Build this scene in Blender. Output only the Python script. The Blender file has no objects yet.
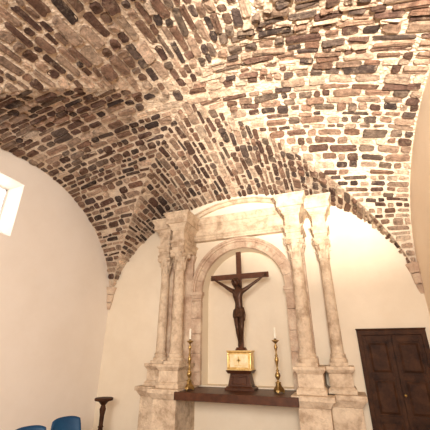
import bpy, bmesh, math, random
from mathutils import Vector, Matrix
random.seed(7)
sc = bpy.context.scene
D = 6.0; XL = -4.92; XR = 1.33; YB = 6.0; YF = -3.0
XC = (XL+XR)/2; A = (XR-XL)/2; YC = 3.3; B = 2.7
SPR = 2.40; RISE = 2.36; DOME = 0.42
AX = -1.72   # altar axis

# ---------------- materials ----------------
def newmat(name):
    m = bpy.data.materials.new(name); m.use_nodes = True
    nt = m.node_tree; b = nt.nodes["Principled BSDF"]
    return m, nt, b
def noisy(name, c1, c2, scale=4, rough=0.8, bump=0.1, bscale=30, metal=0, c3=None, detail=6, dist=0.01, spec=0.3, dirt=0, dirtc=(0.3,0.22,0.16), dscale=7):
    m, nt, b = newmat(name); N = nt.nodes.new; L = nt.links.new
    tc = N('ShaderNodeTexCoord')
    n = N('ShaderNodeTexNoise'); n.inputs['Scale'].default_value = scale; n.inputs['Detail'].default_value = detail
    n.inputs['Roughness'].default_value = 0.65
    L(tc.outputs['Object'], n.inputs['Vector'])
    r = N('ShaderNodeValToRGB'); L(n.outputs['Fac'], r.inputs['Fac'])
    r.color_ramp.elements[0].position = 0.35; r.color_ramp.elements[0].color = (*c1, 1)
    r.color_ramp.elements[1].position = 0.65; r.color_ramp.elements[1].color = (*c2, 1)
    if c3:
        e = r.color_ramp.elements.new(0.5); e.color = (*c3, 1)
    outc = r.outputs['Color']
    if dirt:
        n4 = N('ShaderNodeTexNoise'); n4.inputs['Scale'].default_value = dscale; n4.inputs['Detail'].default_value = 10; n4.inputs['Roughness'].default_value = 0.75
        L(tc.outputs['Object'], n4.inputs['Vector'])
        mr = N('ShaderNodeMapRange'); mr.inputs[1].default_value = 0.50; mr.inputs[2].default_value = 0.70; mr.inputs[4].default_value = dirt
        L(n4.outputs['Fac'], mr.inputs[0])
        mx = N('ShaderNodeMixRGB'); L(mr.outputs[0], mx.inputs['Fac']); L(outc, mx.inputs['Color1']); mx.inputs['Color2'].default_value = (*dirtc,1)
        outc = mx.outputs[0]
    L(outc, b.inputs['Base Color'])
    b.inputs['Roughness'].default_value = rough; b.inputs['Metallic'].default_value = metal
    b.inputs['Specular IOR Level'].default_value = spec
    if bump > 0:
        n2 = N('ShaderNodeTexNoise'); n2.inputs['Scale'].default_value = bscale; n2.inputs['Detail'].default_value = 5
        L(tc.outputs['Object'], n2.inputs['Vector'])
        bp = N('ShaderNodeBump'); bp.inputs['Strength'].default_value = bump; bp.inputs['Distance'].default_value = dist
        L(n2.outputs['Fac'], bp.inputs['Height']); L(bp.outputs['Normal'], b.inputs['Normal'])
    return m
M_wall = noisy('plaster_cream', (0.79,0.68,0.53), (0.86,0.76,0.61), 0.9, 0.9, 0.3, 10)
M_wallL = noisy('plaster_white', (0.83,0.75,0.66), (0.88,0.81,0.73), 0.8, 0.9, 0.25, 10)
M_wallR = noisy('plaster_warm', (0.80,0.65,0.49), (0.86,0.72,0.56), 0.8, 0.9, 0.25, 10)
M_stone = noisy('limestone', (0.43,0.31,0.21), (0.76,0.62,0.46), 5, 0.85, 0.8, 30, c3=(0.65,0.51,0.37), dirt=.6, dist=.02, dirtc=(.29,.19,.12))
M_stone2 = noisy('limestone_pink', (0.46,0.31,0.22), (0.74,0.60,0.45), 4, 0.85, 0.8, 30, c3=(0.61,0.45,0.33), dirt=.6, dist=.02, dirtc=(.30,.19,.12))
M_floor = noisy('floor_terracotta', (0.24,0.15,0.10), (0.36,0.24,0.17), 3, 0.6, 0.2, 20)
M_wood = noisy('shelf_wood', (0.05,0.016,0.007), (0.10,0.035,0.015), 9, 0.45, 0.2, 60)
M_door = noisy('door_wood', (0.026,0.010,0.005), (0.070,0.028,0.012), 6, 0.6, 0.2, 60, spec=.15)
M_cross = noisy('cross_wood', (0.07,0.022,0.009), (0.12,0.042,0.018), 12, 0.5, 0.2, 60)
M_bronze = noisy('corpus_bronze', (0.045,0.021,0.012), (0.10,0.045,0.024), 25, 0.4, 0.1, 60, metal=0.3)
M_gold = noisy('gilding', (0.65,0.42,0.13), (0.9,0.70,0.34), 20, 0.35, 0.1, 60, metal=0.7)
M_goldp = noisy('gilt_plate', (0.78,0.62,0.32), (0.93,0.82,0.58), 14, 0.4, 0.05, 60, metal=0.3)
M_brass = noisy('brass', (0.30,0.19,0.07), (0.55,0.38,0.15), 15, 0.3, 0.05, 60, metal=0.9)
M_wax = noisy('candle_wax', (0.85,0.80,0.66), (0.92,0.88,0.76), 10, 0.5, 0, 1)
M_blue = noisy('blue_plastic', (0.005,0.04,0.10), (0.008,0.055,0.13), 5, 0.45, 0.05, 80)
M_chrome = noisy('chair_steel', (0.35,0.35,0.36), (0.45,0.45,0.46), 5, 0.3, 0, 80, metal=1)
M_frame = noisy('window_paint', (0.8,0.8,0.8), (0.85,0.85,0.85), 5, 0.5, 0, 1)

def stone_mat():
    m, nt, b = newmat('vault_stone'); N = nt.nodes.new; L = nt.links.new
    at = N('ShaderNodeAttribute'); at.attribute_name = 'Col'
    tc = N('ShaderNodeTexCoord')
    n = N('ShaderNodeTexNoise'); n.inputs['Scale'].default_value = 11; n.inputs['Detail'].default_value = 10; n.inputs['Roughness'].default_value = 0.8
    L(tc.outputs['Object'], n.inputs['Vector'])
    mr = N('ShaderNodeMapRange'); mr.inputs[1].default_value = 0.33; mr.inputs[2].default_value = 0.68
    mr.inputs[3].default_value = 0.35; mr.inputs[4].default_value = 2.0
    L(n.outputs['Fac'], mr.inputs[0])
    mx = N('ShaderNodeVectorMath'); mx.operation = 'SCALE'
    L(at.outputs['Color'], mx.inputs[0]); L(mr.outputs[0], mx.inputs['Scale'])
    n3 = N('ShaderNodeTexNoise'); n3.inputs['Scale'].default_value = 6; n3.inputs['Detail'].default_value = 10; n3.inputs['Roughness'].default_value = 0.85
    L(tc.outputs['Object'], n3.inputs['Vector'])
    r3 = N('ShaderNodeMapRange'); r3.inputs[1].default_value = 0.53; r3.inputs[2].default_value = 0.64
    L(n3.outputs['Fac'], r3.inputs[0])
    ml = N('ShaderNodeMath'); ml.operation='MULTIPLY'; ml.inputs[1].default_value = 0.75; L(r3.outputs[0], ml.inputs[0])
    mix = N('ShaderNodeMixRGB'); L(ml.outputs[0], mix.inputs['Fac']); L(mx.outputs[0], mix.inputs['Color1'])
    mix.inputs['Color2'].default_value = (0.44,0.325,0.23,1)
    L(mix.outputs[0], b.inputs['Base Color']); b.inputs['Roughness'].default_value = 0.9; b.inputs['Specular IOR Level'].default_value = 0.2
    n2 = N('ShaderNodeTexNoise'); n2.inputs['Scale'].default_value = 20; n2.inputs['Detail'].default_value = 10; n2.inputs['Roughness'].default_value = 0.75
    L(tc.outputs['Object'], n2.inputs['Vector'])
    bp = N('ShaderNodeBump'); bp.inputs['Strength'].default_value = 1.0; bp.inputs['Distance'].default_value = 0.07
    L(n2.outputs['Fac'], bp.inputs['Height']); L(bp.outputs['Normal'], b.inputs['Normal'])
    return m
M_vstone = stone_mat()
M_mortar = noisy('vault_mortar', (0.48,0.36,0.26), (0.84,0.70,0.55), 9, 0.95, 1.0, 25, dist=0.05, c3=(0.72,0.58,0.44), detail=10, dirt=.45, dirtc=(.24,.16,.11), dscale=9)

# ---------------- helpers ----------------
def link(o, parent=None):
    sc.collection.objects.link(o)
    if parent: o.parent = parent
    return o
def empty(name, loc=(0,0,0)):
    e = bpy.data.objects.new(name, None); e.empty_display_size = 0.1; e.location = loc
    sc.collection.objects.link(e); return e
def mkobj(name, bm, mat, parent=None, smooth=False, bevel=0):
    bmesh.ops.recalc_face_normals(bm, faces=bm.faces)
    me = bpy.data.meshes.new(name); bm.to_mesh(me); bm.free()
    me.materials.append(mat)
    if smooth:
        for p in me.polygons: p.use_smooth = True
    o = bpy.data.objects.new(name, me); link(o, parent)
    if bevel:
        b = o.modifiers.new('bev', 'BEVEL'); b.width = bevel; b.segments = 2; b.limit_method = 'ANGLE'; b.angle_limit = 0.6
    if parent: # keep world coordinates given
        o.location = -Vector(parent.location)
    return o
def frustum(bm, x0,x1,y0,y1,z0,z1,e0=0,e1=0,back=True):
    def ring(z,e):
        yb = y1 if not back else y1+e
        return [bm.verts.new(p) for p in ((x0-e,y0-e,z),(x1+e,y0-e,z),(x1+e,yb,z),(x0-e,yb,z))]
    a = ring(z0,e0); b = ring(z1,e1)
    bm.faces.new(a[::-1]); bm.faces.new(b)
    for i in range(4): bm.faces.new((a[i],a[(i+1)%4],b[(i+1)%4],b[i]))
def box(bm,x0,x1,y0,y1,z0,z1): frustum(bm,x0,x1,y0,y1,z0,z1)
def lathe(bm, prof, cx, cy, seg=28):
    rings = []
    for r,z in prof:
        rings.append([bm.verts.new((cx+r*math.cos(2*math.pi*i/seg), cy+r*math.sin(2*math.pi*i/seg), z)) for i in range(seg)])
    for a,b in zip(rings, rings[1:]):
        for i in range(seg): bm.faces.new((a[i],a[(i+1)%seg],b[(i+1)%seg],b[i]))
    bm.faces.new(rings[0][::-1]); bm.faces.new(rings[-1])

# ---------------- vault ----------------
def pos(web, th, s):
    w = math.sin(th)
    if web == 'B': u,v = w, s
    elif web == 'F': u,v = w,-s
    elif web == 'R': u,v = s, w
    elif web == 'L': u,v = -s, w
    else: # extension barrel, s in metres from YF..front line
        return Vector((XC+A*w, s, SPR+RISE*math.cos(th)))
    sag = 0.30*max(0,u)**2*(1-v*v)
    return Vector((XC+A*u, YC+B*v, SPR + RISE*math.cos(th) + DOME*(1-s*s)*(1-w*w) - sag))
def nrm(web, th, s):
    e = 0.004
    t0 = max(-1.55, min(1.55, th))
    d1 = pos(web,t0+e,s)-pos(web,t0-e,s); d2 = pos(web,t0,s+e)-pos(web,t0,s-e)
    n = d1.cross(d2).normalized()
    c = Vector((XC,YC if web!='E' else s,2.2))
    if n.dot(c-pos(web,th,s)) < 0: n = -n
    return n
bm = bmesh.new()
NT = 72
for web in 'BFRL':
    rows = []
    for i in range(NT+1):
        th = -math.pi/2 + math.pi*i/NT; s0 = abs(math.sin(th))
        rows.append([bm.verts.new(pos(web,th,s0+(1-s0)*j/14)) for j in range(15)])
    for i in range(NT):
        for j in range(14):
            try: bm.faces.new((rows[i][j],rows[i+1][j],rows[i+1][j+1],rows[i][j+1]))
            except: pass
rows = []
for i in range(NT+1):
    th = -math.pi/2 + math.pi*i/NT
    rows.append([bm.verts.new(pos('E',th,YF+(YC-B-YF)*j/4)) for j in range(5)])
for i in range(NT):
    for j in range(4): bm.faces.new((rows[i][j],rows[i+1][j],rows[i+1][j+1],rows[i][j+1]))
bmesh.ops.remove_doubles(bm, verts=bm.verts, dist=0.0008)
ceiling = mkobj('ceiling', bm, M_mortar, smooth=False)

# stones laid in courses
verts=[]; faces=[]; cols=[]
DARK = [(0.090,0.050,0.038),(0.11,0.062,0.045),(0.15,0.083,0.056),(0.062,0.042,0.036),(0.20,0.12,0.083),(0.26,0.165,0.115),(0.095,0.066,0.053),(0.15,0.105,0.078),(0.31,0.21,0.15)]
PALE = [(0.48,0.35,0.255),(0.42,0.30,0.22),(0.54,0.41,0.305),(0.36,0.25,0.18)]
def arc_table(a):
    n=2000; prev=None; L=0; out=[]
    for i in range(n+1):
        th=-math.pi/2+math.pi*i/n; p=(a*math.sin(th),RISE*math.cos(th))
        if prev: L+=math.hypot(p[0]-prev[0],p[1]-prev[1])
        out.append((L,th)); prev=p
    return out
def th_at(tab,L):
    i = int(L/tab[-1][0]*(len(tab)-1)); i=max(0,min(len(tab)-1,i))
    while i<len(tab)-1 and tab[i][0]<L: i+=1
    while i>0 and tab[i][0]>L: i-=1
    return tab[i][1]
def stone(web,tab,l0,l1,s0,s1,slen,pale,seam=False):
    lc=(l0+l1)/2+random.uniform(-.009,.009); thc=th_at(tab,lc); sc_=(s0+s1)/2
    n = nrm(web,thc,sc_)
    h = random.uniform(0.010,0.048)
    W=(s1-s0)*slen*random.uniform(.92,1.02); H=(l1-l0)*random.uniform(.78,1.12)
    cs=[(-1,-1),(1,-1),(1,1),(-1,1)]
    cs=[(x*random.uniform(.82,1.05),y*random.uniform(.64,1.08)) for x,y in cs]
    pts=[]
    mn=min(W,H)
    for i in range(4):
        p=Vector(cs[i]); q=Vector(cs[(i+1)%4]); pr=Vector(cs[i-1])
        for other in (pr,q):
            d=other-p
            real=math.hypot(d.x*W/2,d.y*H/2)
            t=mn*random.uniform(.08,.28)/max(real,1e-4)
            pts.append(tuple(p+d*t))
        d=q-p; nn=Vector((d.y,-d.x)).normalized()
        pts.append(tuple(p+d*random.uniform(.35,.65)+nn*random.uniform(-.10,.07)))
    k=len(pts)
    rot=random.uniform(-0.08,0.08)
    base=len(verts)
    tilt=(random.uniform(-.014,.014),random.uniform(-.014,.014))
    ins=.012
    for ring,hh in ((0,-0.012),(1,0.8),(2,1.0)):
        for (px,py) in pts:
            x=px*W/2; y=py*H/2
            if ring==2:
                x-=math.copysign(min(ins,abs(x)*.4),x); y-=math.copysign(min(ins,abs(y)*.4),y)
            x2=x-y*rot; y2=y+x*rot
            L=min(max(lc+y2,0),tab[-1][0]); th=th_at(tab,L)
            s=sc_+x2/slen
            if web!='E':
                lo=abs(math.sin(th))+0.003; s=max(s,lo); s=min(s,0.998)
            p=pos(web,th,s)
            hv = h*hh + (tilt[0]*px+tilt[1]*py if ring==2 else 0) + (random.uniform(-.004,.004) if ring else 0)
            verts.append(p+n*hv)
    th=thc; s=sc_
    if web!='E': s=min(max(s,abs(math.sin(th))+.006),.997)
    verts.append(pos(web,th,s)+n*(h+random.uniform(-.006,.006)))
    for r in (0,1):
        for i in range(k):
            faces.append((base+r*k+i, base+r*k+(i+1)%k, base+(r+1)*k+(i+1)%k, base+(r+1)*k+i))
    for i in range(k): faces.append((base+2*k+i, base+2*k+(i+1)%k, base+3*k))
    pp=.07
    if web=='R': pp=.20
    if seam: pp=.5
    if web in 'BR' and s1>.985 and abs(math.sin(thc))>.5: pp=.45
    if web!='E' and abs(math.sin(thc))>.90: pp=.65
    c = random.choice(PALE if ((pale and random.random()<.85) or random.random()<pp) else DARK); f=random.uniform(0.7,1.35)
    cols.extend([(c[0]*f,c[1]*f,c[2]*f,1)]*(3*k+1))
for web in 'BFRLE':
    a = A if web in 'BFE' else B
    slen = B if web in 'BF' else (A if web in 'RL' else 1.0)
    tab = arc_table(a); LT=tab[-1][0]
    L=0.02
    ridge=LT/2
    while L<LT-0.03:
        hgt=random.choice((random.uniform(0.075,0.11),random.uniform(.11,.165)))
        rib=False
        d = L-ridge
        if abs(d+0.08)<0.06: hgt=0.17; rib=True
        if web=='F':
            xw = A*math.sin(th_at(tab,L+0.08))
            if abs(xw+0.62)<0.09: hgt=0.18; rib=True
        l1=min(L+hgt,LT)
        thm=th_at(tab,(L+l1)/2)
        if web=='E': sA,sB=YF,YC-B
        else: sA,sB=abs(math.sin(thm)),1.0
        s=sA
        while (sB-s)*slen>0.03:
            ln=random.choice((random.uniform(0.10,0.20),random.uniform(0.16,0.42))) if not rib else random.uniform(0.22,0.45)
            e=min(s+ln/slen,sB)
            if (sB-e)*slen<0.08: e=sB
            g=0.011/slen
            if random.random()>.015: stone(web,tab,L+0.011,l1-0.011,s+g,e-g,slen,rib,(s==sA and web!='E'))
            s=e
        L=l1
me=bpy.data.meshes.new('vault_stones'); me.from_pydata([tuple(v) for v in verts],[],faces)
ca=me.color_attributes.new('Col','FLOAT_COLOR','POINT')
flat=[x for c in cols for x in c]; ca.data.foreach_set('color',flat)
me.materials.append(M_vstone)
vs=bpy.data.objects.new('vault_stones',me); link(vs, ceiling)
# dressed pale springer stones in the two back corners
bm=bmesh.new()
for cx_,sg in ((XL,1),(XR,-1)):
    for z0,z1,e0,e1 in ((2.44,2.58,.04,.07),(2.59,2.76,.075,.095),(2.77,2.93,.095,.135)):
        vs_=[]
        for z,e in ((z0,e0),(z1,e1)):
            vs_.append([bm.verts.new((cx_+sg*x,YB-y,z)) for x,y in ((0,0),(e*1.25,0),(e*1.2,e*.5),(e*.5,e*1.2),(0,e*1.25))])
        a_,b_=vs_
        bm.faces.new(a_); bm.faces.new(b_[::-1])
        for i in range(5): bm.faces.new((a_[i],a_[(i+1)%5],b_[(i+1)%5],b_[i]))
mkobj('springer_stones',bm,M_stone2,ceiling,bevel=.008)

# ---------------- room shell ----------------
TOP=5.6
R=0.85; NSP=2.69; NB=1.0; ND=0.30
bm=bmesh.new()
def quad(*p): bm.faces.new([bm.verts.new(q) for q in p])
xl,xr=AX-R,AX+R
quad((XL-.3,YB,0),(xl,YB,0),(xl,YB,TOP),(XL-.3,YB,TOP))
quad((xr,YB,0),(XR+.3,YB,0),(XR+.3,YB,TOP),(xr,YB,TOP))
quad((xl,YB,0),(xr,YB,0),(xr,YB,NB),(xl,YB,NB))
n=32
arc=[(AX-R*math.cos(math.pi*i/n), NSP+R*math.sin(math.pi*i/n)) for i in range(n+1)]
for (x0,z0),(x1,z1) in zip(arc,arc[1:]): quad((x0,YB,z0),(x1,YB,z1),(x1,YB,TOP),(x0,YB,TOP))
out=[(xl,NB)]+arc+[(xr,NB)]
for (x0,z0),(x1,z1) in zip(out,out[1:]): quad((x0,YB,z0),(x1,YB,z1),(x1,YB+ND,z1),(x0,YB+ND,z0))
quad((xl,YB,NB),(xr,YB,NB),(xr,YB+ND,NB),(xl,YB+ND,NB))
bm.faces.new([bm.verts.new((x,YB+ND,z)) for x,z in out])
quad((XL-.3,YB+.5,0),(XR+.3,YB+.5,0),(XR+.3,YB+.5,TOP),(XL-.3,YB+.5,TOP))
bmesh.ops.remove_doubles(bm, verts=bm.verts, dist=0.0005)
mkobj('wall_back',bm,M_wall)
WY0,WY1,WZ0,WZ1=2.45,3.32,3.33,4.30
bm=bmesh.new()
def rect_hole(x,y0,y1,z0,z1,Y0,Y1,Z0,Z1):
    quad((x,Y0,Z0),(x,y0,Z0),(x,y0,Z1),(x,Y0,Z1)); quad((x,y1,Z0),(x,Y1,Z0),(x,Y1,Z1),(x,y1,Z1))
    quad((x,y0,Z0),(x,y1,Z0),(x,y1,z0),(x,y0,z0)); quad((x,y0,z1),(x,y1,z1),(x,y1,Z1),(x,y0,Z1))
rect_hole(XL,WY0,WY1,WZ0,WZ1,YF-.3,YB,0,TOP)
iy0,iy1,iz0,iz1=WY0+.08,WY1-.12,WZ0+.12,WZ1-.12
P=[(XL,WY0,WZ0),(XL,WY1,WZ0),(XL,WY1,WZ1),(XL,WY0,WZ1)]; xo=XL-.25
Q=[(xo,iy0,iz0),(xo,iy1,iz0),(xo,iy1,iz1),(xo,iy0,iz1)]
for i in range(4): quad(P[i],P[(i+1)%4],Q[(i+1)%4],Q[i])
rect_hole(xo,iy0,iy1,iz0,iz1,YF-.3,YB,0,TOP)
mkobj('wall_left',bm,M_wallL)
bm=bmesh.new()
fy0,fy1=iy0,iy1
for a_ in ((fy0,fy0+.03,iz0,iz1),(fy1-.03,fy1,iz0,iz1),(fy0,fy1,iz0,iz0+.03),(fy0,fy1,iz1-.03,iz1),((fy0+fy1)/2-.012,(fy0+fy1)/2+.012,iz0,iz1)):
    box(bm,xo-.02,xo+.03,a_[0],a_[1],a_[2],a_[3])
mkobj('window_1',bm,M_frame,bevel=.004)
bm=bmesh.new(); box(bm,XR,XR+.3,YF-.3,YB,0,TOP); mkobj('wall_right',bm,M_wallR)
bm=bmesh.new(); box(bm,XL,XR,YF-.3,YF,0,TOP); mkobj('wall_front',bm,M_wallL)
bm=bmesh.new(); box(bm,XL-.5,XR+.3,YF-.3,YB+.5,-.2,0); mkobj('floor',bm,M_floor)

# ---------------- altarpiece ----------------
altar=empty('altar_aedicule',(AX,YB,0))
def xr_(sgn,o0,o1):
    a,b=AX+sgn*o0,AX+sgn*o1
    return (min(a,b),max(a,b))
IO,OO=1.155,1.605; IY,OY=5.5,5.73
bm=bmesh.new()
for sgn in (-1,1):
    for (o0,o1,yf) in ((0.98,1.42,5.24),(1.42,1.84,5.50)):
        x0,x1=xr_(sgn,o0,o1)
        frustum(bm,x0,x1,yf,YB,0,.14,.05,.05,False)
        frustum(bm,x0,x1,yf,YB,.14,.20,.05,.0,False)
        frustum(bm,x0,x1,yf,YB,.20,.84,0,0,False)
        frustum(bm,x0,x1,yf,YB,.84,.93,0.0,.06,False)
        frustum(bm,x0,x1,yf,YB,.93,1.0,.08,.08,False)
    for (c,hw,yf) in ((IO+.03,.185,5.30),(OO,.17,5.56)):
        x0,x1=xr_(sgn,c-hw,c+hw)
        frustum(bm,x0,x1,yf,YB,1.0,1.06,.03,.03,False)
        frustum(bm,x0,x1,yf,YB,1.06,1.09,.03,0,False)
        frustum(bm,x0,x1,yf,YB,1.09,1.27,0,0,False)
        frustum(bm,x0,x1,yf,YB,1.27,1.32,0,.04,False)
        frustum(bm,x0,x1,yf,YB,1.32,1.37,.045,.045,False)
mkobj('pedestals',bm,M_stone,altar,bevel=.008)
bm=bmesh.new()
for sgn in (-1,1):
    for (c,cy,r) in ((IO,IY,.112),(OO,OY,.095)):
        cx=AX+sgn*c; z=1.37
        box(bm,cx-r*1.4,cx+r*1.4,cy-r*1.4,cy+r*1.4,z,z+.05)
        prof=[(r*1.36,z+.05),(r*1.42,z+.075),(r*1.36,z+.10),(r*1.18,z+.11),(r*1.14,z+.13),(r*1.22,z+.145),(r*1.22,z+.165),(r*1.05,z+.18),(r,z+.22)]
        zt=3.08
        for i in range(1,11):
            t=i/10; prof.append((r*(1-.16*t**1.5), z+.22+(zt-z-.26)*t))
        prof+=[(r*.95,zt-.03),(r*.95,zt),(r*.84,zt+.005)]
        lathe(bm,prof,cx,cy,32)
mkobj('columns',bm,M_stone,altar,smooth=True).modifiers.new('es','EDGE_SPLIT').split_angle=0.6
def capital(bm,cx,cy,z0,h,r):
    prof=[(r*.84,z0),(r*.86,z0+h*.3),(r*.95,z0+h*.6),(r*1.2,z0+h*.82),(r*1.25,z0+h*.85)]
    lathe(bm,prof,cx,cy,20)
    for row,(zb,lh,out_,off) in enumerate(((0,.42,.40,0),(.22,.45,.58,.5))):
        for k in range(8):
            a=2*math.pi*(k+off)/8; ca_,sa=math.cos(a),math.sin(a)
            pr=[]
            for j in range(7):
                t=j/6
                rad=r*(.88+out_*t**2.4) ; zz=z0+h*(zb+lh*math.sin(t*1.9)/math.sin(1.57)*.98)
                w=r*.30*(1-.55*t**2)
                pr.append((rad,zz,w))
            L_=[];C_=[];R_=[]
            for rad,zz,w in pr:
                for lst,s_,e in ((L_,-1,0),(C_,0,.02),(R_,1,0)):
                    rr=rad+e; lst.append(bm.verts.new((cx+ca_*rr-sa*w*s_, cy+sa*rr+ca_*w*s_, zz)))
            for j in range(6):
                bm.faces.new((L_[j],C_[j],C_[j+1],L_[j+1])); bm.faces.new((C_[j],R_[j],R_[j+1],C_[j+1]))
    for k in range(4):
        a=math.pi/4+k*math.pi/2; rr=r*1.42
        m=Matrix.Translation((cx+math.cos(a)*rr,cy+math.sin(a)*rr,z0+h*.76))@Matrix.Rotation(a,4,'Z')@Matrix.Rotation(math.pi/2,4,'X')
        bmesh.ops.create_cone(bm,cap_ends=True,segments=14,radius1=h*.13,radius2=h*.13,depth=r*.4,matrix=m)
        m2=m@Matrix.Scale(1.35,4,(0,0,1))
        bmesh.ops.create_cone(bm,cap_ends=True,segments=10,radius1=h*.06,radius2=h*.06,depth=r*.4,matrix=m2)
    vs_=[]
    for zz,e in ((z0+h*.86,1.0),(z0+h*.93,1.06),(z0+h,1.06)):
        ring=[]
        for k in range(4):
            a0=math.pi/4+k*math.pi/2; a1=a0+math.pi/2
            p0=Vector((math.cos(a0),math.sin(a0)))*r*1.85*e; p1=Vector((math.cos(a1),math.sin(a1)))*r*1.85*e
            for j in range(6):
                t=j/6; p=p0.lerp(p1,t); p*=1-.17*math.sin(math.pi*t)
                ring.append(bm.verts.new((cx+p.x,cy+p.y,zz)))
        vs_.append(ring)
    N_=len(vs_[0])
    for a_,b_ in zip(vs_,vs_[1:]):
        for i in range(N_): bm.faces.new((a_[i],a_[(i+1)%N_],b_[(i+1)%N_],b_[i]))
    bm.faces.new(vs_[0][::-1]); bm.faces.new(vs_[-1])
bm=bmesh.new()
for sgn in (-1,1):
    capital(bm,AX+sgn*IO,IY,3.08,.38,.118); capital(bm,AX+sgn*OO,OY,3.08,.38,.10)
mkobj('capitals',bm,M_stone,altar)
def entab(bm,x0,x1,yf,z0=3.46,k=1.0,top=4.25):
    H=top-z0
    def Z(t): return z0+H*t
    for t0,t1,e0,e1 in ((0,.09,0,0),(.09,.18,.014,.014),(.18,.22,.012,.045),(.22,.25,.05,.05),(.25,.52,0,0),(.52,.57,.0,.03),(.57,.62,.04,.04),(.62,.70,.04,.08),(.70,.83,.11,.11),(.83,.95,.10,.15),(.95,1,.16,.16)):
        frustum(bm,x0,x1,yf,YB,Z(t0),Z(t1),e0*k,e1*k,False)
bm=bmesh.new()
for sgn in (-1,1):
    x0,x1=xr_(sgn,IO-.13,IO+.13); entab(bm,x0,x1,IY-.14)
    x0,x1=xr_(sgn,OO-.115,OO+.115); entab(bm,x0,x1,OY-.125)
mkobj('entablature_blocks',bm,M_stone,altar,bevel=.005)
bm=bmesh.new()
entab(bm,AX-1.02,AX+1.02,5.88,3.77,.7,4.27)
mkobj('entablature_centre',bm,M_stone,altar,bevel=.004)
bm=bmesh.new()
for sgn in (-1,1):
    x0,x1=xr_(sgn,R,R+.2)
    z=1.0; 
    while z<NSP-.15:
        z2=min(z+random.uniform(.22,.38),NSP-.13)
        box(bm,x0,x1,5.90,YB-.001,z+.003,z2-.003); z=z2
    frustum(bm,x0,x1,5.90,YB,NSP-.13,NSP-.07,0,.02,False); frustum(bm,x0,x1,5.90,YB,NSP-.07,NSP,.035,.035,False)
def arch_band(bm,cx,cz,r0,r1,y0,y1,a0,a1,n,gap=0.0):
    st=(a1-a0)/n
    for i in range(n):
        s_=a0+st*i+gap; e_=a0+st*(i+1)-gap
        sub=3
        rings=[]
        for j in range(sub+1):
            a=s_+(e_-s_)*j/sub; c,s=math.cos(a),math.sin(a)
            rings.append([bm.verts.new(p) for p in ((cx+c*r0,y0,cz+s*r0),(cx+c*r1,y0,cz+s*r1),(cx+c*r1,y1,cz+s*r1),(cx+c*r0,y1,cz+s*r0))])
        for p,q in zip(rings,rings[1:]):
            for k in range(4): bm.faces.new((p[k],p[(k+1)%4],q[(k+1)%4],q[k]))
        bm.faces.new(rings[0][::-1]); bm.faces.new(rings[-1])
arch_band(bm,AX,NSP,R,R+.13,5.92,YB-.001,0,math.pi,13,.002)
arch_band(bm,AX,NSP,R+.13,R+.17,5.89,YB-.001,0,math.pi,13,.0)
arch_band(bm,AX,NSP,R+.17,R+.22,5.87,YB-.001,0,math.pi,13,.0)
mkobj('arch_and_jambs',bm,M_stone2,altar,bevel=.005)
bm=bmesh.new()
for sgn in (-1,1):
    for c,hw in ((IO,.10),(OO,.09)):
        x0,x1=xr_(sgn,c-hw,c+hw)
        box(bm,x0,x1,5.91,YB-.001,1.37,3.30); frustum(bm,x0,x1,5.91,YB,3.30,3.46,0,.05,False); frustum(bm,x0,x1,5.91,YB,1.371,1.5,.03,.03,False)
mkobj('pilasters',bm,M_stone2,altar,bevel=.005)
bm=bmesh.new()
half=1.32; rise=.40; RR=(half*half+rise*rise)/(2*rise); cz=4.27+rise-RR; aa=math.asin(half/RR)
arch_band(bm,AX,cz,RR-.10,RR-.03,5.93,YB-.001,math.pi/2-aa,math.pi/2+aa,12)
arch_band(bm,AX,cz,RR-.03,RR,5.89,YB-.001,math.pi/2-aa,math.pi/2+aa,12)
mkobj('segmental_pediment',bm,M_stone,altar)

# shelf
bm=bmesh.new()
box(bm,AX-.895,AX+.895,5.17,YB+.02,.93,.98); frustum(bm,AX-.89,AX+.89,5.20,YB,.86,.93,-.01,0,False)
box(bm,AX-.95,AX+1.01,5.10,5.17,.865,.98)
mkobj('altar_shelf',bm,M_wood,bevel=.006)
ST=.981
def candlestick(name,x,y):
    e=empty(name,(x,y,ST))
    bm=bmesh.new()
    for k in range(3):
        a=2*math.pi*k/3-math.pi/2
        m=Matrix.Translation((x+.075*math.cos(a),y+.075*math.sin(a),ST+.018))
        bmesh.ops.create_uvsphere(bm,u_segments=10,v_segments=8,radius=.018,matrix=m)
    def tri(z,r): return [bm.verts.new((x+r*math.cos(2*math.pi*k/3-math.pi/2+d),y+r*math.sin(2*math.pi*k/3-math.pi/2+d),z)) for k in range(3) for d in (-.25,.25)]
    lv=[tri(ST+.025,.095),tri(ST+.05,.092),tri(ST+.10,.05),tri(ST+.14,.04)]
    for a_,b_ in zip(lv,lv[1:]):
        for i in range(6): bm.faces.new((a_[i],a_[(i+1)%6],b_[(i+1)%6],b_[i]))
    bm.faces.new(lv[0][::-1]); bm.faces.new(lv[-1])
    mkobj('foot',bm,M_brass,e,bevel=.003)
    bm=bmesh.new(); z=ST+.13
    pr=[(.02,0),(.045,.01),(.045,.025),(.018,.035),(.015,.06),(.035,.09),(.045,.12),(.035,.15),(.015,.18),(.028,.19),(.028,.20),(.013,.21),(.012,.25),(.022,.30),(.034,.35),(.03,.38),(.014,.41),(.026,.42),(.026,.43),(.012,.44),(.011,.49),(.024,.53),(.03,.56),(.014,.59),(.012,.61),(.035,.63),(.058,.65),(.060,.662),(.02,.665),(.018,.69)]
    lathe(bm,[(r,z+h*.96) for r,h in pr],x,y,20)
    mkobj('stem',bm,M_brass,e,smooth=True)
    bm=bmesh.new(); zt=z+.69*.96
    lathe(bm,[(.017,zt-.02),(.017,zt+.16),(.012,zt+.17),(.003,zt+.168)],x,y,16); lathe(bm,[(.0025,zt+.16),(.002,zt+.185)],x,y,6)
    mkobj('candle',bm,M_wax,e,smooth=False)
candlestick('candlestick',-2.53,5.36); candlestick('candlestick.001',-1.05,5.50)

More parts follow.
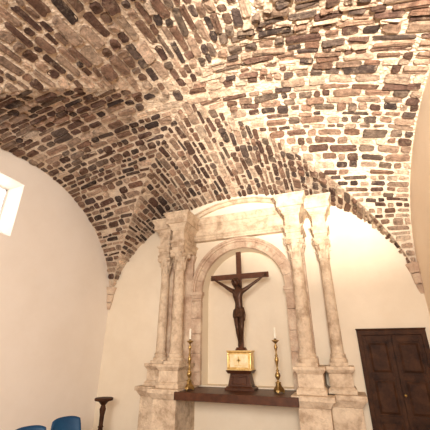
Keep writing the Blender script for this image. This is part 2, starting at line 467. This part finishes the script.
# tabernacle
tb=empty('tabernacle',(AX,5.7,ST)); ty0,ty1=5.60,5.86
bm=bmesh.new(); TX=AX-.0
frustum(bm,TX-.22,TX+.22,ty0,ty1,ST,ST+.035,.03,.03); frustum(bm,TX-.22,TX+.22,ty0,ty1,ST+.035,ST+.06,.02,.0)
frustum(bm,TX-.20,TX+.20,ty0,ty1,ST+.06,ST+.25,.0,-.035); frustum(bm,TX-.20,TX+.20,ty0,ty1,ST+.25,ST+.30,.0,.03)
for (px0,px1,pz0,pz1) in ((-.13,.13,.09,.105),(-.13,.13,.205,.22),(-.13,-.115,.105,.205),(.115,.13,.105,.205)):
    box(bm,TX+px0,TX+px1,ty0-.012,ty0+.04,ST+pz0,ST+pz1)
mkobj('wood_stand',bm,M_wood,tb,bevel=.004)
g0=ST+.30
bm=bmesh.new()
frustum(bm,TX-.20,TX+.20,ty0+.01,ty1,g0,g0+.02,.015,.015); box(bm,TX-.20,TX+.20,ty0+.02,ty1,g0+.02,g0+.27)
frustum(bm,TX-.20,TX+.20,ty0+.02,ty1,g0+.27,g0+.29,.0,.02); frustum(bm,TX-.20,TX+.20,ty0+.02,ty1,g0+.29,g0+.31,.02,.02)
for sx in (-1,1):
    lathe(bm,[(.016,g0+.02),(.02,g0+.04),(.014,g0+.05),(.016,g0+.14),(.014,g0+.24),(.02,g0+.25),(.018,g0+.27)],TX+sx*.2,ty0+.025,12)
mkobj('gilt_box',bm,M_gold,tb,bevel=.003)
bm=bmesh.new(); box(bm,TX-.16,TX+.16,ty0+.008,ty0+.03,g0+.045,g0+.25); mkobj('door_plate',bm,M_goldp,tb,bevel=.004)
bm=bmesh.new()
m=Matrix.Translation((TX,ty0+.004,g0+.155))@Matrix.Rotation(math.pi/2,4,'X')
bmesh.ops.create_cone(bm,cap_ends=True,segments=20,radius1=.026,radius2=.026,depth=.012,matrix=m)
box(bm,TX-.005,TX+.005,ty0-.002,ty0+.012,g0+.09,g0+.22); box(bm,TX-.04,TX+.04,ty0-.002,ty0+.012,g0+.15,g0+.160)
box(bm,TX-.08,TX+.08,ty0+.002,ty0+.012,g0+.068,g0+.076)
mkobj('emblem',bm,M_gold,tb)

# crucifix
CY=5.78; cz0=g0+.31
cr=empty('crucifix',(AX,CY,cz0))
bm=bmesh.new()
box(bm,AX-.048,AX+.048,CY-.025,CY+.025,cz0+.05,3.40)
box(bm,AX-.58,AX+.58,CY-.026,CY+.026,2.86,2.96)
frustum(bm,AX-.10,AX+.10,CY-.06,CY+.06,cz0,cz0+.05,0,-.02)
mkobj('cross',bm,M_cross,cr,bevel=.006)
V=[];E=[];Rd=[]
def av(x,y,z,r,p=None,r2=None):
    V.append((AX+x,CY-.025-y,z)); Rd.append((r,r2 or r))
    if p is not None: E.append((p,len(V)-1))
    return len(V)-1
pel=av(.01,.085,2.25,.080,None,.062)
wa=av(.012,.080,2.36,.068,pel,.05)
ch=av(.0,.085,2.48,.092,wa,.065)
uc=av(0,.08,2.58,.100,ch,.062)
nk=av(-.004,.082,2.665,.040,uc)
hb=av(-.014,.095,2.72,.036,nk)
for s in (-1,1):
    sh=av(s*.125,.07,2.63,.046,uc)
    ua=av(s*.21,.06,2.685,.037,sh)
    el=av(s*.30,.05,2.745,.029,ua)
    fa=av(s*.37,.045,2.79,.028,el)
    wr=av(s*.455,.038,2.845,.018,fa)
    pm=av(s*.495,.034,2.872,.023,wr,.012)
    for k,(dx,dz,l) in enumerate(((.0,.022,.05),(.016,.014,.056),(.022,.0,.054),(.022,-.014,.044))):
        k1=av(s*(.505+dx*.5),.034,2.878+dz*.8,.007,pm)
        k2=av(s*(.505+dx*.6+l*.6),.044,2.880+dz*1.2+.012,.006,k1)
        av(s*(.505+dx*.6+l*.85),.058,2.878+dz*1.2+.012,.005,k2)
    t1=av(s*.485,.045,2.895,.007,pm); av(s*.50,.055,2.918,.006,t1)
    hp=av(.01+s*.052,.085,2.20,.062,pel)
    th=av(.02+s*.05,.12,2.08,.052,hp)
    kn=av(.035+s*.042,.155,1.965,.040,th)
    cf=av(.025+s*.036,.115,1.88,.038,kn)
    an=av(.008+s*.022,.055,1.745,.021,cf)
    ft=av(.004+s*.014,.075+(.02 if s>0 else 0),1.70,.022,an,.018)
    av(.0+s*.012,.10+(.02 if s>0 else 0),1.655,.017,ft,.012)
me=bpy.data.meshes.new('corpus'); me.from_pydata(V,E,[]); me.materials.append(M_bronze)
co=bpy.data.objects.new('corpus',me); link(co,cr); co.location=-Vector(cr.location)
md=co.modifiers.new('skin','SKIN'); md.use_smooth_shade=True
for i,sv in enumerate(me.skin_vertices[0].data): sv.radius=Rd[i]; sv.use_root=(i==pel)
ss=co.modifiers.new('sub','SUBSURF'); ss.levels=1; ss.render_levels=2
bm=bmesh.new(); HC=Vector((AX-.028,CY-.025-.115,2.775))
bmesh.ops.create_uvsphere(bm,u_segments=24,v_segments=18,radius=1)
for v in bm.verts:
    x,y,z=v.co
    w=.058*(1-.22*max(0,-z)**1.5); X=x*w; Y_=y*.070; Z_=z*.085
    if y<0:
        Y_-= .016*math.exp(-(x*x)/.02-((z+.10)**2)/.03)
        Y_+= .010*math.exp(-((abs(x)-.38)**2)/.03-((z-.12)**2)/.02)
        Y_-= .007*math.exp(-(x*x)/.15-((z-.28)**2)/.02)
        Y_-= .006*math.exp(-(x*x)/.05-((z+.48)**2)/.01)
        Y_-= .014*math.exp(-(x*x)/.12-((z+.85)**2)/.05)
    v.co=(X,Y_,Z_)
for s in (-1,1):
    m=Matrix.Translation((s*.057,.004,-.002))@Matrix.Diagonal((.008,.014,.02,1))
    bmesh.ops.create_uvsphere(bm,u_segments=8,v_segments=6,radius=1,matrix=m)
    m=Matrix.Translation((s*.022,-.058,.010))@Matrix.Diagonal((.010,.006,.005,1))
    bmesh.ops.create_uvsphere(bm,u_segments=8,v_segments=6,radius=1,matrix=m)
T=Matrix.Translation(HC)@Matrix.Rotation(-.32,4,'Y')@Matrix.Rotation(.35,4,'X')
bmesh.ops.transform(bm,matrix=T,verts=bm.verts)
mkobj('head',bm,M_bronze,cr,smooth=True)
bm=bmesh.new()
for k in range(15):
    a=math.radians(-20+220*k/14)
    cx_,cy_=math.cos(a),math.sin(a)
    pts=[(cx_*.03,cy_*.035,.082),(cx_*.056,cy_*.062,.05),(cx_*.066,cy_*.075,0),(cx_*.062,cy_*.07,-.06),(cx_*.056,cy_*.058,-.115)]
    rads=[.012,.017,.017,.014,.005]
    rings=[]
    for p,rr in zip(pts,rads):
        rings.append([bm.verts.new((p[0]+rr*math.cos(2*math.pi*i/8),p[1]+rr*math.sin(2*math.pi*i/8),p[2])) for i in range(8)])
    for a_,b_ in zip(rings,rings[1:]):
        for i in range(8): bm.faces.new((a_[i],a_[(i+1)%8],b_[(i+1)%8],b_[i]))
    bm.faces.new(rings[0]); bm.faces.new(rings[-1][::-1])
bmesh.ops.transform(bm,matrix=T,verts=bm.verts); mkobj('hair',bm,M_bronze,cr,smooth=True)
bm=bmesh.new()
for q in range(3):
    n=40
    rs=[]
    for i in range(n):
        a=2*math.pi*i/n; rr=.066+.004*math.sin(5*a+q*2); zz=.045+.006*math.cos(5*a+q*2)
        c=Vector((math.cos(a)*rr,math.sin(a)*rr*1.15,zz)); t=Vector((math.cos(a),math.sin(a),0))
        rs.append([bm.verts.new(c+t*.004*math.cos(b)+Vector((0,0,.004*math.sin(b)))) for b in (0,1.57,3.14,4.71)])
    for i in range(n):
        a_,b_=rs[i],rs[(i+1)%n]
        for j in range(4): bm.faces.new((a_[j],a_[(j+1)%4],b_[(j+1)%4],b_[j]))
for i in range(16):
    a=2*math.pi*i/16; c=Vector((math.cos(a)*.072,math.sin(a)*.082,.047+random.uniform(-.008,.008)))
    m=Matrix.Translation(c)@Matrix.Rotation(a,4,'Z')@Matrix.Rotation(math.pi/2+random.uniform(-.6,.6),4,'Y')
    bmesh.ops.create_cone(bm,cap_ends=True,segments=5,radius1=.003,radius2=0,depth=.02,matrix=m)
bmesh.ops.transform(bm,matrix=T,verts=bm.verts); mkobj('crown_of_thorns',bm,M_bronze,cr)
bm=bmesh.new(); rings=[]
for j in range(9):
    t=j/8; zz=2.295-.17*t
    ring=[]
    for i in range(40):
        a=2*math.pi*i/40
        f=1+.045*math.sin(9*a+3*t)+.02*math.sin(17*a)
        rx=(.098+.012*math.sin(t*3))*f; ry=(.072+.030*t)*f
        dz=.03*math.sin(a)*t
        ring.append(bm.verts.new((AX+.012+rx*math.cos(a),CY-.025-.088-.02*t-ry*math.sin(a)*1.0,zz+dz*.6+.02*math.cos(a)*(1-t))))
    rings.append(ring)
for a_,b_ in zip(rings,rings[1:]):
    for i in range(40): bm.faces.new((a_[i],a_[(i+1)%40],b_[(i+1)%40],b_[i]))
bm.faces.new(rings[0])
kr=[]
for j in range(7):
    t=j/6; kr.append([bm.verts.new((AX+.105+.012*math.sin(4*t)+(.014+.018*t)*math.cos(b),CY-.025-.10-(.012+.01*t)*math.sin(b),2.28-.2*t)) for b in [2*math.pi*i/8 for i in range(8)]])
for a_,b_ in zip(kr,kr[1:]):
    for i in range(8): bm.faces.new((a_[i],a_[(i+1)%8],b_[(i+1)%8],b_[i]))
bm.faces.new(kr[0]); bm.faces.new(kr[-1][::-1])
mkobj('loincloth',bm,M_bronze,cr,smooth=True)

# ---------------- door ----------------
dr=empty('door_1',(.7,YB,0)); dx0,dx1,dz=.22,1.21,1.89
bm=bmesh.new(); fw=.07
box(bm,dx0,dx0+fw,YB-.05,YB-.002,0.001,dz); box(bm,dx1-fw,dx1,YB-.05,YB-.002,0.001,dz); box(bm,dx0,dx1,YB-.052,YB-.002,dz-fw,dz)
frustum(bm,dx0,dx1,YB-.05,YB-.002,dz,dz+.03,0.0,.012,False)
mkobj('frame',bm,M_door,dr,bevel=.005)
bm=bmesh.new()
box(bm,dx0+fw,dx1-fw,YB-.02,YB-.003,.005,dz-fw)
mid=(dx0+dx1)/2
for (a0,a1) in ((dx0+fw,mid-.004),(mid+.004,dx1-fw)):
    sw=.055
    box(bm,a0,a0+sw,YB-.038,YB-.018,.01,dz-fw-.005); box(bm,a1-sw,a1,YB-.038,YB-.018,.01,dz-fw-.005)
    zs=[.01,.14,.62,.70,1.18,1.26,dz-fw-.10,dz-fw-.005]
    for i in range(0,8,2): box(bm,a0+sw,a1-sw,YB-.038,YB-.018,zs[i],zs[i+1])
    for i in range(1,7,2):
        z0,z1=zs[i]+.02,zs[i+1]-.02; p0,p1=a0+sw+.02,a1-sw-.02
        vb=[bm.verts.new(p) for p in ((p0,YB-.02,z0),(p1,YB-.02,z0),(p1,YB-.02,z1),(p0,YB-.02,z1))]
        vt=[bm.verts.new(p) for p in ((p0+.03,YB-.034,z0+.03),(p1-.03,YB-.034,z0+.03),(p1-.03,YB-.034,z1-.03),(p0+.03,YB-.034,z1-.03))]
        bm.faces.new(vt)
        for k in range(4): bm.faces.new((vb[k],vb[(k+1)%4],vt[(k+1)%4],vt[k]))
mkobj('leaves',bm,M_door,dr,bevel=.003)
bm=bmesh.new(); bmesh.ops.create_uvsphere(bm,u_segments=12,v_segments=8,radius=.022,matrix=Matrix.Translation((mid+.03,YB-.07,.98)))
box(bm,mid+.024,mid+.036,YB-.07,YB-.036,.974,.986); mkobj('knob',bm,M_brass,dr)

# ---------------- wooden stand ----------------
sx,sy=-4.14,5.25
bm=bmesh.new()
lathe(bm,[(.14,0.001),(.15,.03),(.14,.05),(.06,.08),(.045,.12),(.06,.16),(.07,.22),(.05,.30),(.035,.36),(.05,.38),(.035,.40),(.04,.55),(.055,.64),(.035,.70),(.06,.73),(.09,.76),(.155,.775),(.16,.79),(.16,.81),(.15,.815)],sx,sy,28)
mkobj('wooden_pedestal_stand',bm,M_door,smooth=True).modifiers.new('es','EDGE_SPLIT').split_angle=0.7

# ---------------- chairs ----------------
def chair(name,x,y,rot):
    e=empty(name,(x,y,0)); e.rotation_euler=(0,0,rot)
    def surf(nm,fn,nu,nv):
        bm=bmesh.new(); g=[[bm.verts.new(fn(i/nu,j/nv)) for j in range(nv+1)] for i in range(nu+1)]
        for i in range(nu):
            for j in range(nv): bm.faces.new((g[i][j],g[i+1][j],g[i+1][j+1],g[i][j+1]))
        o=mkobj(nm,bm,M_blue,None,smooth=True); o.parent=e
        s=o.modifiers.new('sol','SOLIDIFY'); s.thickness=.014
    def back(u,v):
        w=(u-.5)*2; wd=.20*(1-.10*v**3); top=.80-.03*abs(w)**3.5
        z=.52+(top-.52)*v
        return (w*wd,.20+.06*v-.05*w*w,z)
    def seat(u,v):
        w=(u-.5)*2; d=(v-.5)*2
        return (w*.21*(1-.05*abs(d)**4),d*.21,.45-.015*(1-w*w)+.012*w*w-.02*max(0,-d)**4)
    surf('backrest',back,14,8); surf('seat',seat,12,10)
    cu=bpy.data.curves.new('legs','CURVE'); cu.dimensions='3D'; cu.bevel_depth=.011; cu.materials.append(M_chrome)
    def path(pts):
        s=cu.splines.new('POLY'); s.points.add(len(pts)-1)
        for p,q in zip(s.points,pts): p.co=(*q,1)
    for s_ in (-1,1):
        path([(s_*.20,-.22,.012),(s_*.18,-.17,.43),(s_*.18,.19,.43),(s_*.20,.25,.012)])
        path([(s_*.15,.14,.43),(s_*.14,.20,.50),(s_*.13,.245,.72)])
    path([(-.18,-.16,.43),(.18,-.16,.43)]); path([(-.18,.17,.43),(.18,.17,.43)])
    o=bpy.data.objects.new('legs',cu); link(o,e)
chair('chair',-3.30,3.66,math.radians(68)); chair('chair.001',-3.27,3.08,math.radians(68))

# ---------------- lights ----------------
w=bpy.data.worlds.new('world'); sc.world=w; w.use_nodes=True
bg=w.node_tree.nodes['Background']; bg.inputs[0].default_value=(0.94,0.97,1,1); bg.inputs[1].default_value=8.0
def area(name,loc,target,size,power,col,sy=None):
    l=bpy.data.lights.new(name,'AREA'); l.energy=power; l.color=col; l.size=size
    if sy: l.shape='RECTANGLE'; l.size_y=sy
    o=bpy.data.objects.new(name,l); sc.collection.objects.link(o); o.location=loc
    o.rotation_euler=(Vector(target)-Vector(loc)).to_track_quat('-Z','Y').to_euler(); return o
l=bpy.data.lights.new('vault_spotlight','SPOT'); l.energy=7600; l.color=(1,.90,.76); l.spot_size=math.radians(50); l.spot_blend=1.0; l.shadow_soft_size=.08
o=bpy.data.objects.new('vault_spotlight',l); sc.collection.objects.link(o); o.location=(.75,-2.0,1.2)
o.rotation_euler=(Vector((.25,3.7,5.0))-Vector(o.location)).to_track_quat('-Z','Y').to_euler()
area('room_fill_light',(.3,-2.5,2.6),(-4.0,5,1.5),1.8,480,(1,.945,.87),1.6)  # added fill for bounce light, no fixture here; aimed to brighten the left wall

cam=bpy.data.cameras.new('camera'); cam.sensor_width=36; cam.lens=36*310/430; cam.clip_start=.05
co=bpy.data.objects.new('camera',cam); sc.collection.objects.link(co)
fw_=Vector((-.3288,.8558,.3989)).normalized(); rt=fw_.cross(Vector((0,0,1))).normalized(); up=rt.cross(fw_)
m=Matrix((( rt.x,up.x,-fw_.x,0),(rt.y,up.y,-fw_.y,0),(rt.z,up.z,-fw_.z,1.6),(0,0,0,1)))
co.matrix_world=m
sc.camera=co
sc.view_settings.view_transform='Standard'
